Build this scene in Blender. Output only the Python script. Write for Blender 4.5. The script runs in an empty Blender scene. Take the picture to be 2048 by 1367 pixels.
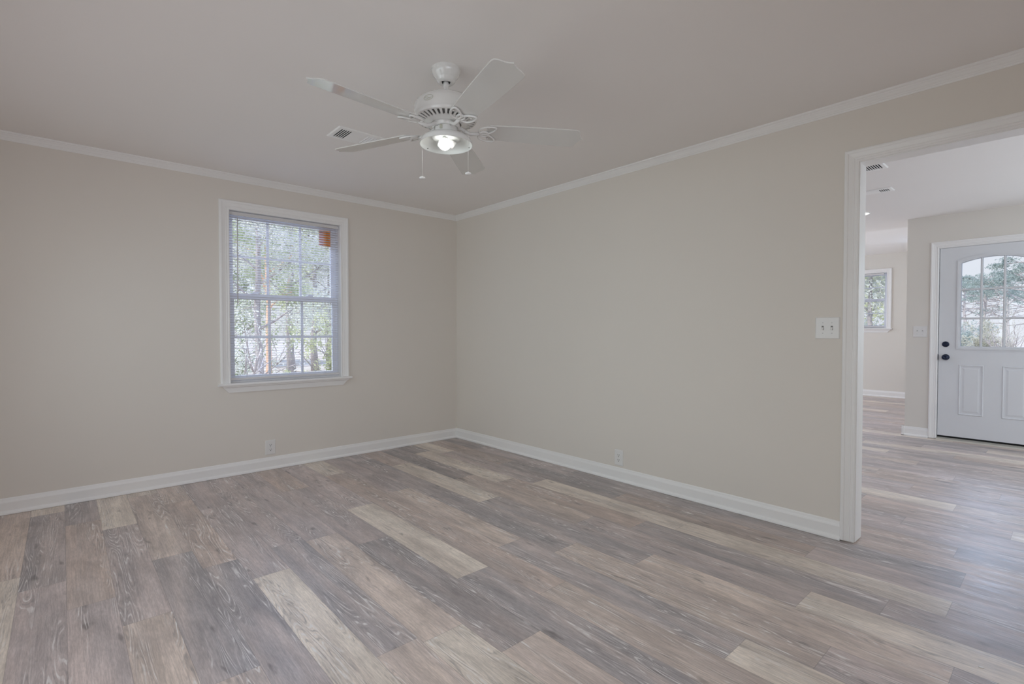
import bpy, bmesh, math, random
from mathutils import Vector, Matrix
PI = math.pi
sc = bpy.context.scene
C = sc.collection

# ------------------------------------------------------------------ camera
# world: room corner at the origin, door wall = plane y 0 (room at y<0), window wall = plane x 0 (room at x>0)
cam_d = bpy.data.cameras.new('camera'); cam = bpy.data.objects.new('camera', cam_d); C.objects.link(cam)
yaw, pitch, roll = 2.4113772254916443, -0.02076067214157378, 0.00025858451642844175
fw = Vector((math.cos(pitch)*math.cos(yaw), math.cos(pitch)*math.sin(yaw), math.sin(pitch)))
rt = Vector((math.sin(yaw), -math.cos(yaw), 0)); up = rt.cross(fw)
rt2 = rt*math.cos(roll)+up*math.sin(roll); up2 = -rt*math.sin(roll)+up*math.cos(roll)
m = Matrix((rt2, up2, -fw)).transposed().to_4x4(); m.translation = (4.5615, -3.26045, 1.17438)
cam.matrix_world = m
cam_d.sensor_width = 36; cam_d.lens = 1006.17/2048*36; cam_d.clip_start = 0.02; cam_d.clip_end = 400
sc.camera = cam

# ------------------------------------------------------------------ world, sun, added fill lamps, exposure
w = bpy.data.worlds.new('sky'); sc.world = w; w.use_nodes = True
nt = w.node_tree; nt.nodes.clear()
tc = nt.nodes.new('ShaderNodeTexCoord'); sx = nt.nodes.new('ShaderNodeSeparateXYZ'); cr = nt.nodes.new('ShaderNodeValToRGB')
nz = nt.nodes.new('ShaderNodeTexNoise'); mx = nt.nodes.new('ShaderNodeMixRGB')
bg = nt.nodes.new('ShaderNodeBackground'); wo = nt.nodes.new('ShaderNodeOutputWorld')
nt.links.new(tc.outputs['Generated'], sx.inputs[0]); nt.links.new(sx.outputs['Z'], cr.inputs[0])
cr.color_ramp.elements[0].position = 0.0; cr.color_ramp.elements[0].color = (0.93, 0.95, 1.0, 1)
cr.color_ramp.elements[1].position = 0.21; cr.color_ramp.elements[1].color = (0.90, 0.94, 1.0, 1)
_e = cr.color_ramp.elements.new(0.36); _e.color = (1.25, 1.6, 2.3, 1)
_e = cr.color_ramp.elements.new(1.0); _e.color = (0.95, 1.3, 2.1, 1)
nz.inputs['Scale'].default_value = 2.2; nz.inputs['Detail'].default_value = 5
nt.links.new(tc.outputs['Generated'], nz.inputs['Vector'])
nt.links.new(nz.outputs['Fac'], mx.inputs[0]); nt.links.new(cr.outputs[0], mx.inputs[1]); mx.inputs[2].default_value = (0.97, 0.97, 1, 1); mx.blend_type = 'MULTIPLY'
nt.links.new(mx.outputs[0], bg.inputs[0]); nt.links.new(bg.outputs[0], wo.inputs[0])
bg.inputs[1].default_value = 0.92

def lamp(name, kind, loc, target, energy, color, **kw):
    d = bpy.data.lights.new(name, kind); o = bpy.data.objects.new(name, d); C.objects.link(o)
    o.location = loc
    o.rotation_euler = (Vector(target)-Vector(loc)).to_track_quat('-Z', 'Y').to_euler()
    d.energy = energy; d.color = color
    for k, v in kw.items(): setattr(d, k, v)
    return o
lamp('sun', 'SUN', (0, -20, 20), (1.2, -8.0, 6.5), 3.6, (1.0, 0.93, 0.82), angle=0.03)
# added unseen area lamps that fill the rooms; no windows are built behind them
def fill_lamp(name, loc, target, rgb, sx_, sy_, spread=180):
    e = max(rgb); lamp(name, 'AREA', loc, target, e, [c/e for c in rgb], shape='RECTANGLE', size=sx_, size_y=sy_, spread=math.radians(spread))
fill_lamp('fill_back', (2.3, -3.86, 1.2), (2.1, 0, 0.75), (9.3, 9.3, 9.8), 3.2, 1.3)
fill_lamp('fill_back_low', (2.3, -3.87, 1.6), (2.3, -1.6, 0), (6.0, 8.0, 9.8), 3.2, 1.2, 130)
fill_lamp('fill_back_level', (2.0, -3.88, 1.2), (2.0, 0, 1.25), (4.2, 5.2, 5.0), 3.4, 1.4, 100)
fill_lamp('fill_side', (4.98, -2.4, 1.6), (2.6, -1.9, 0), (11.0, 12.8, 13.8), 2.2, 1.2, 130)  # added fill in front of the solid side wall
fill_lamp('fill_side_level', (4.97, -2.7, 1.2), (0, -2.2, 1.2), (1.6, 1.8, 2.3), 1.8, 1.4, 80)
fill_lamp('fill_side_up', (4.96, -2.6, 1.3), (0, -1.6, 2.4), (2.3, 0.9, 0.4), 1.8, 1.4)
fill_lamp('fill_hall', (6.42, 2.3, 1.35), (2.0, 2.3, 0.8), (12.0, 13.3, 15.0), 2.4, 1.6)  # added hall fill, three unseen lamps without window openings
fill_lamp('fill_hall_near', (5.75, 0.15, 1.3), (4.9, 3.8, 1.0), (18.5, 22.0, 26.0), 1.2, 1.8)
fill_lamp('fill_hall_front', (5.6, 3.84, 1.4), (4.6, 0, 1.0), (18.5, 23.0, 25.5), 1.4, 1.4)
fill_lamp('fill_sunroom', (-0.9, 5.9, 1.4), (3.0, 5.6, 1.7), (37.0, 42.0, 48.0), 2.2, 1.6)  # added far room fill from unseen lamps at its closed end
fill_lamp('fill_sunroom_up', (-0.4, 5.2, 0.9), (2.6, 5.0, 2.57), (11.0, 12.0, 13.5), 1.2, 0.8, 110)
fill_lamp('sky_fill_far_window', (1.8, 7.76+2.4, 3.9), (1.8, 7.76, 1.6), (26.0, 32.0, 46.0), 2.0, 1.4)  # added lamp outside the far window, boosting its sky light
fill_lamp('sky_fill_front_door', (4.15, 6.6, 2.62), (4.1, 0.3, 0.2), (34.0, 47.0, 68.0), 2.2, 0.55)  # added lamp beyond the door glass, boosting sky sheen on the floor
fill_lamp('sky_fill_window', (-2.6, -1.78, 3.7), (0.0, -1.78, 1.4), (195.0, 218.0, 280.0), 2.4, 1.6)  # added lamp above the left window, brightening blind and sash

sc.view_settings.view_transform = 'Standard'; sc.view_settings.look = 'None'
sc.view_settings.exposure = 0.0; sc.view_settings.gamma = 1.0; sc.view_settings.use_curve_mapping = False
cy = sc.cycles
cy.max_bounces = 14; cy.diffuse_bounces = 10; cy.glossy_bounces = 4; cy.transparent_max_bounces = 24; cy.transmission_bounces = 4
cy.sample_clamp_indirect = 6; cy.caustics_reflective = False; cy.caustics_refractive = False
cy.use_denoising = True

# ------------------------------------------------------------------ materials
def mat(name, col, rough=0.5, spec=0.5, metal=0.0, var=0.03, vscale=3.0, bump=0.0, bscale=80.0, coat=0.0, stretch=None, col2=None):
    """Principled with a noise that varies the base colour a little and an optional noise bump"""
    M = bpy.data.materials.new(name); M.use_nodes = True
    n = M.node_tree.nodes; l = M.node_tree.links; b = n['Principled BSDF']
    b.inputs['Roughness'].default_value = rough; b.inputs['Metallic'].default_value = metal
    b.inputs['Specular IOR Level'].default_value = spec; b.inputs['Coat Weight'].default_value = coat
    b.inputs['Coat Roughness'].default_value = 0.05
    t = n.new('ShaderNodeTexCoord'); mp = n.new('ShaderNodeMapping'); l.new(t.outputs['Object'], mp.inputs[0])
    if stretch: mp.inputs['Scale'].default_value = stretch
    nz = n.new('ShaderNodeTexNoise'); nz.inputs['Scale'].default_value = vscale; nz.inputs['Detail'].default_value = 4
    l.new(mp.outputs[0], nz.inputs['Vector'])
    r = n.new('ShaderNodeValToRGB'); l.new(nz.outputs['Fac'], r.inputs[0])
    a = [max(0, c*(1-var)) for c in col]; c2 = col2 if col2 else [min(1, c*(1+var)) for c in col]
    r.color_ramp.elements[0].position = 0.3; r.color_ramp.elements[0].color = (*a, 1)
    r.color_ramp.elements[1].position = 0.7; r.color_ramp.elements[1].color = (*c2, 1)
    l.new(r.outputs[0], b.inputs['Base Color'])
    if bump:
        n2 = n.new('ShaderNodeTexNoise'); n2.inputs['Scale'].default_value = bscale; n2.inputs['Detail'].default_value = 3
        l.new(t.outputs['Object'], n2.inputs['Vector'])
        bp = n.new('ShaderNodeBump'); bp.inputs['Strength'].default_value = bump; bp.inputs['Distance'].default_value = 0.002
        l.new(n2.outputs['Fac'], bp.inputs['Height']); l.new(bp.outputs[0], b.inputs['Normal'])
    return M
def emit(name, col, s):
    M = bpy.data.materials.new(name); M.use_nodes = True
    b = M.node_tree.nodes['Principled BSDF']; b.inputs['Base Color'].default_value = (*col, 1)
    b.inputs['Emission Color'].default_value = (*col, 1); b.inputs['Emission Strength'].default_value = s
    return M
def glass(name, tint=(0.97, 0.985, 1.0)):
    M = bpy.data.materials.new(name); M.use_nodes = True
    n = M.node_tree.nodes; l = M.node_tree.links; n.clear()
    o = n.new('ShaderNodeOutputMaterial'); t = n.new('ShaderNodeBsdfTransparent'); g = n.new('ShaderNodeBsdfGlossy')
    f = n.new('ShaderNodeFresnel'); x = n.new('ShaderNodeMixShader')
    t.inputs[0].default_value = (*tint, 1); g.inputs['Roughness'].default_value = 0.01; f.inputs[0].default_value = 1.45
    l.new(f.outputs[0], x.inputs[0]); l.new(t.outputs[0], x.inputs[1]); l.new(g.outputs[0], x.inputs[2]); l.new(x.outputs[0], o.inputs[0])
    return M
def leaf_mat(name, c1, c2):
    M = mat(name, c1, 0.6, 0.3, var=0.0, vscale=1.7, col2=c2)
    n = M.node_tree.nodes; l = M.node_tree.links; b = n['Principled BSDF']
    tr = n.new('ShaderNodeBsdfTranslucent'); x = n.new('ShaderNodeMixShader'); x.inputs[0].default_value = 0.35
    r = [q for q in n if q.type == 'VALTORGB'][0]; l.new(r.outputs[0], tr.inputs[0])
    o = [q for q in n if q.type == 'OUTPUT_MATERIAL'][0]
    l.new(b.outputs[0], x.inputs[1]); l.new(tr.outputs[0], x.inputs[2]); l.new(x.outputs[0], o.inputs[0])
    return M

WALL = mat('wall_paint', (0.765, 0.725, 0.672), 0.75, 0.25, var=0.012, vscale=0.8, bump=0.05, bscale=260)
HALLW = mat('hall_wall_paint', (0.765, 0.735, 0.685), 0.75, 0.25, var=0.012, vscale=0.8, bump=0.05, bscale=260)
CEIL = mat('ceiling_paint', (0.855, 0.83, 0.815), 0.8, 0.2, var=0.012, vscale=0.7, bump=0.06, bscale=180)
TRIM = mat('trim_paint', (0.88, 0.876, 0.87), 0.38, 0.45, var=0.008, vscale=1.5)
DOOR = mat('door_paint', (0.74, 0.76, 0.79), 0.42, 0.45, var=0.012, vscale=4)
VINYL = mat('window_vinyl', (0.86, 0.89, 0.96), 0.35, 0.5, var=0.01)
SLAT = mat('blind_vinyl', (0.82, 0.82, 0.83), 0.4, 0.5, var=0.01)
_n = SLAT.node_tree.nodes; _l = SLAT.node_tree.links; _t = _n.new('ShaderNodeBsdfTranslucent'); _t.inputs[0].default_value = (0.92, 0.91, 0.92, 1)
_x = _n.new('ShaderNodeMixShader'); _x.inputs[0].default_value = 0.6; _l.new(_n['Principled BSDF'].outputs[0], _x.inputs[1]); _l.new(_t.outputs[0], _x.inputs[2]); _l.new(_x.outputs[0], _n['Material Output'].inputs[0])
RAIL = mat('blind_rail_enamel', (0.70, 0.69, 0.69), 0.35, 0.5, var=0.01)
PLATE = mat('plate_plastic', (0.80, 0.795, 0.785), 0.3, 0.5, var=0.008)
DARK = mat('slot_shadow', (0.02, 0.02, 0.02), 0.8, 0.1, var=0.1)
TSLOT = mat('toggle_slot_grey', (0.22, 0.22, 0.215), 0.6, 0.3, var=0.05)
GREYG = mat('vent_shade', (0.012, 0.012, 0.013), 0.7, 0.2, var=0.1)
FANW = mat('fan_enamel', (0.78, 0.775, 0.76), 0.16, 0.5, var=0.008, coat=0.6)
BLADE = mat('fan_blade_lacquer', (0.67, 0.665, 0.645), 0.09, 0.5, var=0.008, coat=0.45)
FANI = mat('fan_iron_enamel', (0.74, 0.73, 0.715), 0.25, 0.5, var=0.01)
PANI = mat('lamp_pan_white', (0.80, 0.83, 0.81), 0.35, 0.5, var=0.008)
BADGE = mat('badge_relief', (0.55, 0.55, 0.46), 0.3, 0.5, var=0.03)
BULB = emit('bulb_glow', (1.0, 0.98, 0.95), 6)
DLIGHT = emit('downlight_glow', (1.0, 0.97, 0.9), 9)
CHAIN = mat('chain_metal', (0.75, 0.74, 0.70), 0.3, 0.5, metal=0.4, var=0.03)
FOB = mat('fob_white', (0.85, 0.85, 0.84), 0.25, 0.5, var=0.01)
BRONZE = mat('dark_bronze', (0.012, 0.02, 0.05), 0.28, 0.6, metal=0.5, var=0.1)
BRASS = mat('socket_brass', (0.55, 0.42, 0.2), 0.35, 0.5, metal=0.8, var=0.05)
CERAM = mat('socket_porcelain', (0.80, 0.80, 0.78), 0.3, 0.5, var=0.01)
GLASS = glass('window_glass')
METAL = mat('sill_metal', (0.62, 0.60, 0.54), 0.35, 0.5, metal=0.3, var=0.03)
ORANGE = mat('sticker_orange', (0.85, 0.30, 0.06), 0.5, 0.4, var=0.08, vscale=30)
PINKS = mat('sticker_pink', (0.80, 0.42, 0.36), 0.5, 0.4, var=0.08, vscale=30)
INK = mat('sticker_ink', (0.05, 0.04, 0.07), 0.5, 0.4, var=0.1)
CHIP = mat('paint_chip', (0.85, 0.85, 0.85), 0.5, 0.4, var=0.02)
BARK = mat('grey_bark', (0.40, 0.36, 0.34), 0.9, 0.2, var=0.25, vscale=5, bump=0.6, bscale=25, stretch=(3, 3, 0.6))
PBARK = mat('pine_bark', (0.42, 0.38, 0.36), 0.9, 0.2, var=0.2, vscale=4, bump=0.6, bscale=15, stretch=(3, 3, 0.6))
OBARK = mat('orange_bark', (0.80, 0.52, 0.36), 0.9, 0.2, var=0.2, vscale=5, bump=0.6, bscale=25, stretch=(3, 3, 0.6))
GLEAF = leaf_mat('green_leaf', (0.33, 0.39, 0.23), (0.60, 0.63, 0.42))
YLEAF = leaf_mat('yellow_green_leaf', (0.52, 0.56, 0.32), (0.78, 0.79, 0.54))
PLEAF = leaf_mat('pale_leaf', (0.54, 0.56, 0.47), (0.80, 0.80, 0.71))
NEEDLE = leaf_mat('pine_needle', (0.25, 0.31, 0.27), (0.42, 0.47, 0.42))
OLIVE = leaf_mat('olive_leaf', (0.44, 0.43, 0.34), (0.62, 0.60, 0.49))
TEAL = leaf_mat('blue_green_leaf', (0.36, 0.44, 0.41), (0.56, 0.61, 0.57))
GROUND = mat('leaf_litter', (0.50, 0.40, 0.32), 0.95, 0.1, var=0.3, vscale=1.4, bump=0.5, bscale=12, col2=(0.74, 0.68, 0.61))
ROAD = mat('pale_concrete', (0.72, 0.71, 0.69), 0.9, 0.2, var=0.08, vscale=2)
ROOF = mat('roof_shingle', (0.20, 0.19, 0.18), 0.9, 0.2, var=0.2, vscale=8)
SIDING = mat('brick_outer', (0.42, 0.22, 0.16), 0.85, 0.2, var=0.2, vscale=12)

def floor_mat():
    M = bpy.data.materials.new('vinyl_planks'); M.use_nodes = True
    n = M.node_tree.nodes; l = M.node_tree.links; b = n['Principled BSDF']
    def math_(op, a, c=None, clamp=False):
        q = n.new('ShaderNodeMath'); q.operation = op; q.use_clamp = clamp
        for i, v in enumerate((a, c)):
            if v is None: continue
            if isinstance(v, (int, float)): q.inputs[i].default_value = v
            else: l.new(v, q.inputs[i])
        return q.outputs[0]
    def ramp(f, p0, c0, p1, c1):
        r = n.new('ShaderNodeValToRGB'); l.new(f, r.inputs[0])
        r.color_ramp.elements[0].position = p0; r.color_ramp.elements[0].color = (c0, c0, c0, 1)
        r.color_ramp.elements[1].position = p1; r.color_ramp.elements[1].color = (c1, c1, c1, 1)
        return r.outputs[0]
    def mix(kind, f, a, c):
        q = n.new('ShaderNodeMixRGB'); q.blend_type = kind
        for i, v in enumerate((f, a, c)):
            if isinstance(v, (int, float)): q.inputs[i].default_value = v
            elif isinstance(v, tuple): q.inputs[i].default_value = (*v, 1)
            else: l.new(v, q.inputs[i])
        return q.outputs[0]
    ta = n.new('ShaderNodeVertexColor'); ta.layer_name = 'tone'
    tb = n.new('ShaderNodeVertexColor'); tb.layer_name = 'tone_b'      # second pigment of the same plank
    pa = n.new('ShaderNodeAttribute'); pa.attribute_name = 'seed'
    uv = n.new('ShaderNodeUVMap'); uv.uv_map = 'plank'
    off = n.new('ShaderNodeVectorMath'); off.operation = 'ADD'
    cb = n.new('ShaderNodeCombineXYZ'); l.new(math_('MULTIPLY', pa.outputs['Fac'], 37.0), cb.inputs[0]); l.new(math_('MULTIPLY', pa.outputs['Fac'], 91.0), cb.inputs[1]); l.new(math_('MULTIPLY', pa.outputs['Fac'], 11.0), cb.inputs[2])
    l.new(uv.outputs[0], off.inputs[0]); l.new(cb.outputs[0], off.inputs[1])
    def noise(sx, sy, scale, detail=4, dist=0.0, rough=0.55):
        mp = n.new('ShaderNodeMapping'); mp.inputs['Scale'].default_value = (sx, sy, 1); l.new(off.outputs[0], mp.inputs[0])
        q = n.new('ShaderNodeTexNoise'); q.inputs['Scale'].default_value = scale; q.inputs['Detail'].default_value = detail
        q.inputs['Distortion'].default_value = dist; q.inputs['Roughness'].default_value = rough
        l.new(mp.outputs[0], q.inputs['Vector']); return q.outputs['Fac']
    # broad bands of two pigments along the plank
    band = ramp(noise(1.1, 9.0, 1.0, 3, 0.4), 0.38, 0.0, 0.62, 1.0)
    col = mix('MIX', band, ta.outputs[0], tb.outputs[0])
    # medium cloudy weathering
    cloud = ramp(noise(2.2, 7.0, 1.6, 5, 0.6), 0.30, 0.80, 0.68, 1.14)
    col = mix('MULTIPLY', 1.0, col, cloud)
    # fine fibre streaks
    fib = ramp(noise(5.0, 150.0, 1.0, 4, 0.2, 0.6), 0.30, 0.84, 0.68, 1.13)
    col = mix('MULTIPLY', 1.0, col, fib)
    spk = ramp(noise(30.0, 260.0, 1.0, 2, 0.0, 0.6), 0.42, 0.86, 0.60, 1.05)
    col = mix('MULTIPLY', 0.8, col, spk)
    # knots: sparse dark blotches
    kn = ramp(noise(3.2, 11.0, 1.5, 2, 0.3), 0.66, 1.0, 0.76, 0.5)
    col = mix('MULTIPLY', 1.0, col, kn)
    # limed cathedral grain: iso-lines of a stretched noise, masked to the heart of the board
    base = noise(0.75, 10.0, 1.25, 2, 0.25, 0.45)
    iso = math_('SINE', math_('MULTIPLY', base, 135.0))
    line = ramp(math_('ADD', math_('MULTIPLY', iso, 0.5), 0.5), 0.80, 0.0, 0.97, 1.0)
    mask = math_('MULTIPLY', ramp(noise(0.6, 8.0, 1.7, 2, 0.2), 0.47, 0.0, 0.56, 1.0), ramp(noise(9.0, 60.0, 1.5, 3), 0.40, 0.15, 0.62, 1.0))
    col = mix('MIX', math_('MULTIPLY', math_('MULTIPLY', line, mask), 0.85), col, (0.84, 0.81, 0.79))
    dline = ramp(math_('ADD', math_('MULTIPLY', iso, 0.5), 0.5), 0.03, 1.0, 0.2, 0.0)
    col = mix('MIX', math_('MULTIPLY', math_('MULTIPLY', dline, mask), 0.55), col, (0.2, 0.185, 0.185))
    # micro-bevel seam at each board's edge
    sep = n.new('ShaderNodeSeparateXYZ'); l.new(uv.outputs[0], sep.inputs[0])
    ua = n.new('ShaderNodeAttribute'); ua.attribute_name = 'size'
    ss = n.new('ShaderNodeSeparateXYZ'); l.new(ua.outputs['Vector'], ss.inputs[0])
    du = math_('MINIMUM', sep.outputs[0], math_('SUBTRACT', ss.outputs[0], sep.outputs[0]))
    dv = math_('MINIMUM', sep.outputs[1], math_('SUBTRACT', ss.outputs[1], sep.outputs[1]))
    seam = ramp(math_('MULTIPLY', math_('MINIMUM', du, dv), 400.0), 0.15, 0.70, 0.75, 1.0)
    col = mix('MULTIPLY', 1.0, col, seam)
    l.new(col, b.inputs['Base Color'])
    rg = ramp(noise(3.0, 20.0, 2.0, 4), 0.3, 0.32, 0.7, 0.45); l.new(rg, b.inputs['Roughness'])
    b.inputs['Specular IOR Level'].default_value = 0.8
    bp = n.new('ShaderNodeBump'); bp.inputs['Strength'].default_value = 0.18; bp.inputs['Distance'].default_value = 0.001
    l.new(fib, bp.inputs['Height']); l.new(bp.outputs[0], b.inputs['Normal'])
    return M
FLOOR = floor_mat()

# ------------------------------------------------------------------ mesh helpers
class MB:
    def __init__(s): s.v = []; s.f = []; s.sm = []
    def add(s, vs, fs, smooth=False):
        o = len(s.v); s.v += [tuple(v) for v in vs]; s.f += [tuple(i+o for i in f) for f in fs]; s.sm += [smooth]*len(fs); return s
    def box(s, lo, hi, bev=0.0):
        x0, y0, z0 = [min(a, b) for a, b in zip(lo, hi)]; x1, y1, z1 = [max(a, b) for a, b in zip(lo, hi)]
        if bev <= 0:
            v = [(x0, y0, z0), (x1, y0, z0), (x1, y1, z0), (x0, y1, z0), (x0, y0, z1), (x1, y0, z1), (x1, y1, z1), (x0, y1, z1)]
            return s.add(v, [(3, 2, 1, 0), (4, 5, 6, 7), (0, 1, 5, 4), (1, 2, 6, 5), (2, 3, 7, 6), (3, 0, 4, 7)])
        bm = bmesh.new(); bmesh.ops.create_cube(bm, size=1)
        bmesh.ops.scale(bm, vec=(x1-x0, y1-y0, z1-z0), verts=bm.verts); bmesh.ops.translate(bm, vec=((x0+x1)/2, (y0+y1)/2, (z0+z1)/2), verts=bm.verts)
        bmesh.ops.bevel(bm, geom=bm.edges[:], offset=bev, segments=2, affect='EDGES', profile=0.5)
        return s.bm(bm)
    def bm(s, bm, smooth=False):
        bm.verts.index_update(); s.add([v.co[:] for v in bm.verts], [[v.index for v in f.verts] for f in bm.faces], smooth); bm.free(); return s
    def lathe(s, prof, n=48, c=(0, 0, 0), smooth=True, mtx=None):
        vs = []; fs = []
        for r, z in prof:
            for i in range(n):
                a = 2*PI*i/n; p = Vector((r*math.cos(a), r*math.sin(a), z))
                if mtx: p = mtx @ p
                vs.append((p[0]+c[0], p[1]+c[1], p[2]+c[2]))
        for j in range(len(prof)-1):
            for i in range(n):
                k = (i+1) % n; fs.append((j*n+i, j*n+k, (j+1)*n+k, (j+1)*n+i))
        return s.add(vs, fs, smooth)
    def tube(s, pts, r, n=8, closed=False, smooth=True):
        pts = [Vector(p) for p in pts]; N = len(pts); vs = []; fs = []
        rr = r if isinstance(r, (list, tuple)) else [r]*N
        prev = None
        for i, p in enumerate(pts):
            a = pts[(i-1) % N] if (closed or i > 0) else p; b = pts[(i+1) % N] if (closed or i < N-1) else p
            t = (b-a).normalized()
            if prev is None:
                ref = Vector((0, 0, 1)) if abs(t.z) < 0.9 else Vector((1, 0, 0)); u = t.cross(ref).normalized()
            else:
                u = (prev - t*prev.dot(t)).normalized()
            prev = u; v = t.cross(u)
            for k in range(n):
                q = 2*PI*k/n; vs.append(p+(u*math.cos(q)+v*math.sin(q))*rr[i])
        for i in range(N if closed else N-1):
            j = (i+1) % N
            for k in range(n):
                k2 = (k+1) % n; fs.append((i*n+k, i*n+k2, j*n+k2, j*n+k))
        if not closed:
            fs.append(tuple(range(n-1, -1, -1))); fs.append(tuple((N-1)*n+k for k in range(n)))
        return s.add(vs, fs, smooth)
    def prism(s, poly, fn, a, b):
        """poly: 2D outline; fn(u,v,w)->3D; extruded from w=a to w=b"""
        n = len(poly); vs = [fn(u, v, a) for u, v in poly]+[fn(u, v, b) for u, v in poly]
        fs = [tuple(range(n-1, -1, -1)), tuple(range(n, 2*n))]+[(i, (i+1) % n, n+(i+1) % n, n+i) for i in range(n)]
        return s.add(vs, fs)
    def frame(s, prof, fn, path, closed=False):
        """mitred casing: prof = [(outward, projection)]; path = [(pos2d, dir2d for outward)]; fn(a,b,d)->3D"""
        n = len(prof); vs = []; fs = []
        for (p, d) in path:
            for u, h in prof: vs.append(fn(p[0]+d[0]*u, p[1]+d[1]*u, h))
        N = len(path)
        for i in range(N if closed else N-1):
            j = (i+1) % N
            for k in range(n):
                k2 = (k+1) % n; fs.append((i*n+k, i*n+k2, j*n+k2, j*n+k))
        if not closed: fs += [tuple(range(n)), tuple((N-1)*n+k for k in range(n-1, -1, -1))]
        return s.add(vs, fs)
    def build(s, name, mt, parent=None, kind=None, mtx=None):
        me = bpy.data.meshes.new(name); me.from_pydata(s.v, [], s.f)
        bm = bmesh.new(); bm.from_mesh(me); bmesh.ops.recalc_face_normals(bm, faces=bm.faces); bm.to_mesh(me); bm.free()
        me.polygons.foreach_set('use_smooth', s.sm); me.materials.append(mt); me.update()
        o = bpy.data.objects.new(name, me); C.objects.link(o)
        if parent: o.parent = parent
        if kind: o['kind'] = kind
        return o
def thing(name, label, cat, loc=(0, 0, 0), rz=0.0, group=None):
    o = bpy.data.objects.new(name, None); C.objects.link(o); o.location = loc; o.rotation_euler = (0, 0, rz); o.empty_display_size = 0.05
    o['label'] = label; o['category'] = cat
    if group: o['group'] = group
    return o
def tag(o, label, cat, group=None, kind=None):
    o['label'] = label; o['category'] = cat
    if group: o['group'] = group
    if kind: o['kind'] = kind
    return o
def struct(name, mb, mt, label=None, cat=None):
    o = mb.build(name, mt, None, 'structure')
    if label: o['label'] = label; o['category'] = cat
    return o
def sempty(name, label, cat):
    o = bpy.data.objects.new(name, None); C.objects.link(o); o.empty_display_size = 0.05
    o['kind'] = 'structure'; o['label'] = label; o['category'] = cat; return o
def copy_tree(o, parent=None):
    c = o.copy(); C.objects.link(c)
    if parent: c.parent = parent
    for ch in list(o.children): copy_tree(ch, c)
    return c

# ------------------------------------------------------------------ the setting
H = 2.44; HF = 2.57; T = 0.115; XB = 5.05; YB = -3.95; D = 3.88; XE = 3.29; YF = 7.76; STEP = 4.36; XH = 6.5
# left (window) wall with its opening
WY0, WY1, WZ0, WZ1 = -2.243, -1.320, 0.755, 2.158
def wall_hole(axis, a0, a1, z0, z1, t0, t1, hole):
    """wall slab in the plane across `axis` (0: x const, 1: y const) with a rectangular hole (h0,h1,hz0,hz1)"""
    mb = MB(); h0, h1, q0, q1 = hole
    def bx(p0, p1, r0, r1):
        if p1-p0 < 1e-6 or r1-r0 < 1e-6: return
        if axis == 0: mb.box((t0, p0, r0), (t1, p1, r1))
        else: mb.box((p0, t0, r0), (p1, t1, r1))
    bx(a0, h0, z0, z1); bx(h1, a1, z0, z1); bx(h0, h1, z0, q0); bx(h0, h1, q1, z1)
    return mb
struct('wall_left', wall_hole(0, YB-0.1, 0.0, 0, H, -0.16, 0, (WY0-0.0115, WY1+0.0115, WZ0-0.0115, WZ1+0.0115)), WALL, 'beige painted wall around the blinded window', 'wall')
DX0, DX1, DZ = 3.770, 4.80, 2.098
struct('wall_right', wall_hole(1, -0.16, XB, 0, H, 0.0, T, (DX0-0.008, DX1+0.008, 0, DZ+0.008)), WALL, 'long beige painted wall ending at the open doorway', 'wall')
struct('wall_back', MB().box((-0.16, YB-0.1, 0), (XB, YB, H)), WALL, 'beige wall behind the camera', 'wall')
struct('wall_side', MB().box((XB, YB-0.1, 0), (XB+0.1, T, H)), WALL, 'beige side wall beside the camera', 'wall')
struct('ceiling', MB().box((-0.16, YB-0.1, H), (XH+0.1, STEP, H+0.12)), CEIL, 'flat matte ceiling above the room and hall', 'ceiling')
struct('ceiling_sunroom', MB().box((-1.1, STEP, HF), (XE+0.1, YF+0.1, HF+0.1)).box((-1.1, STEP, H), (XE, STEP+0.03, HF)), CEIL, 'higher pale ceiling of the far room past the hall', 'ceiling')
# hall
FX0, FX1, FZ1 = 3.567, 4.455, 2.082
struct('wall_front', wall_hole(1, XE, XH, 0, H, D, D+0.14, (FX0, FX1, 0, FZ1)), HALLW, 'pale hall wall holding the front door', 'wall')
struct('wall_hall', MB().box((XH, T, 0), (XH+0.1, D+0.14, H)).box((-1.1, T, 0), (-1.0, YF, HF)), HALLW, 'end walls of the hall', 'wall')
struct('wall_hall_inner', MB().box((XB, T-0.1, 0), (XH, T, H)).box((-1.1, 0.0, 0), (-0.16, T, H)), HALLW, 'near wall of the hall', 'wall')
SWX0, SWX1, SWZ0, SWZ1 = 1.25, 2.315, 1.235, 2.235
struct('wall_far', wall_hole(1, -1.1, XE+0.01, 0, HF, YF, YF+0.14, (SWX0-0.0115, SWX1+0.0115, SWZ0-0.0115, SWZ1+0.0115)), HALLW, 'beige end wall of the far room', 'wall')
struct('wall_sunroom', MB().box((XE-0.02, D+0.14, 0), (XE+0.01, YF, HF)), HALLW, 'side wall of the far room', 'wall')
# roof and eaves keep the sun off the windows
struct('roof', MB().box((-0.2, YB-0.9, H+0.2), (XH+0.6, D+1.0, H+0.32)).box((-1.7, D+1.0, HF+0.2), (XE+0.5, YF+0.6, HF+0.3)), ROOF, 'dark roof slab over the house', 'roof')

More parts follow.
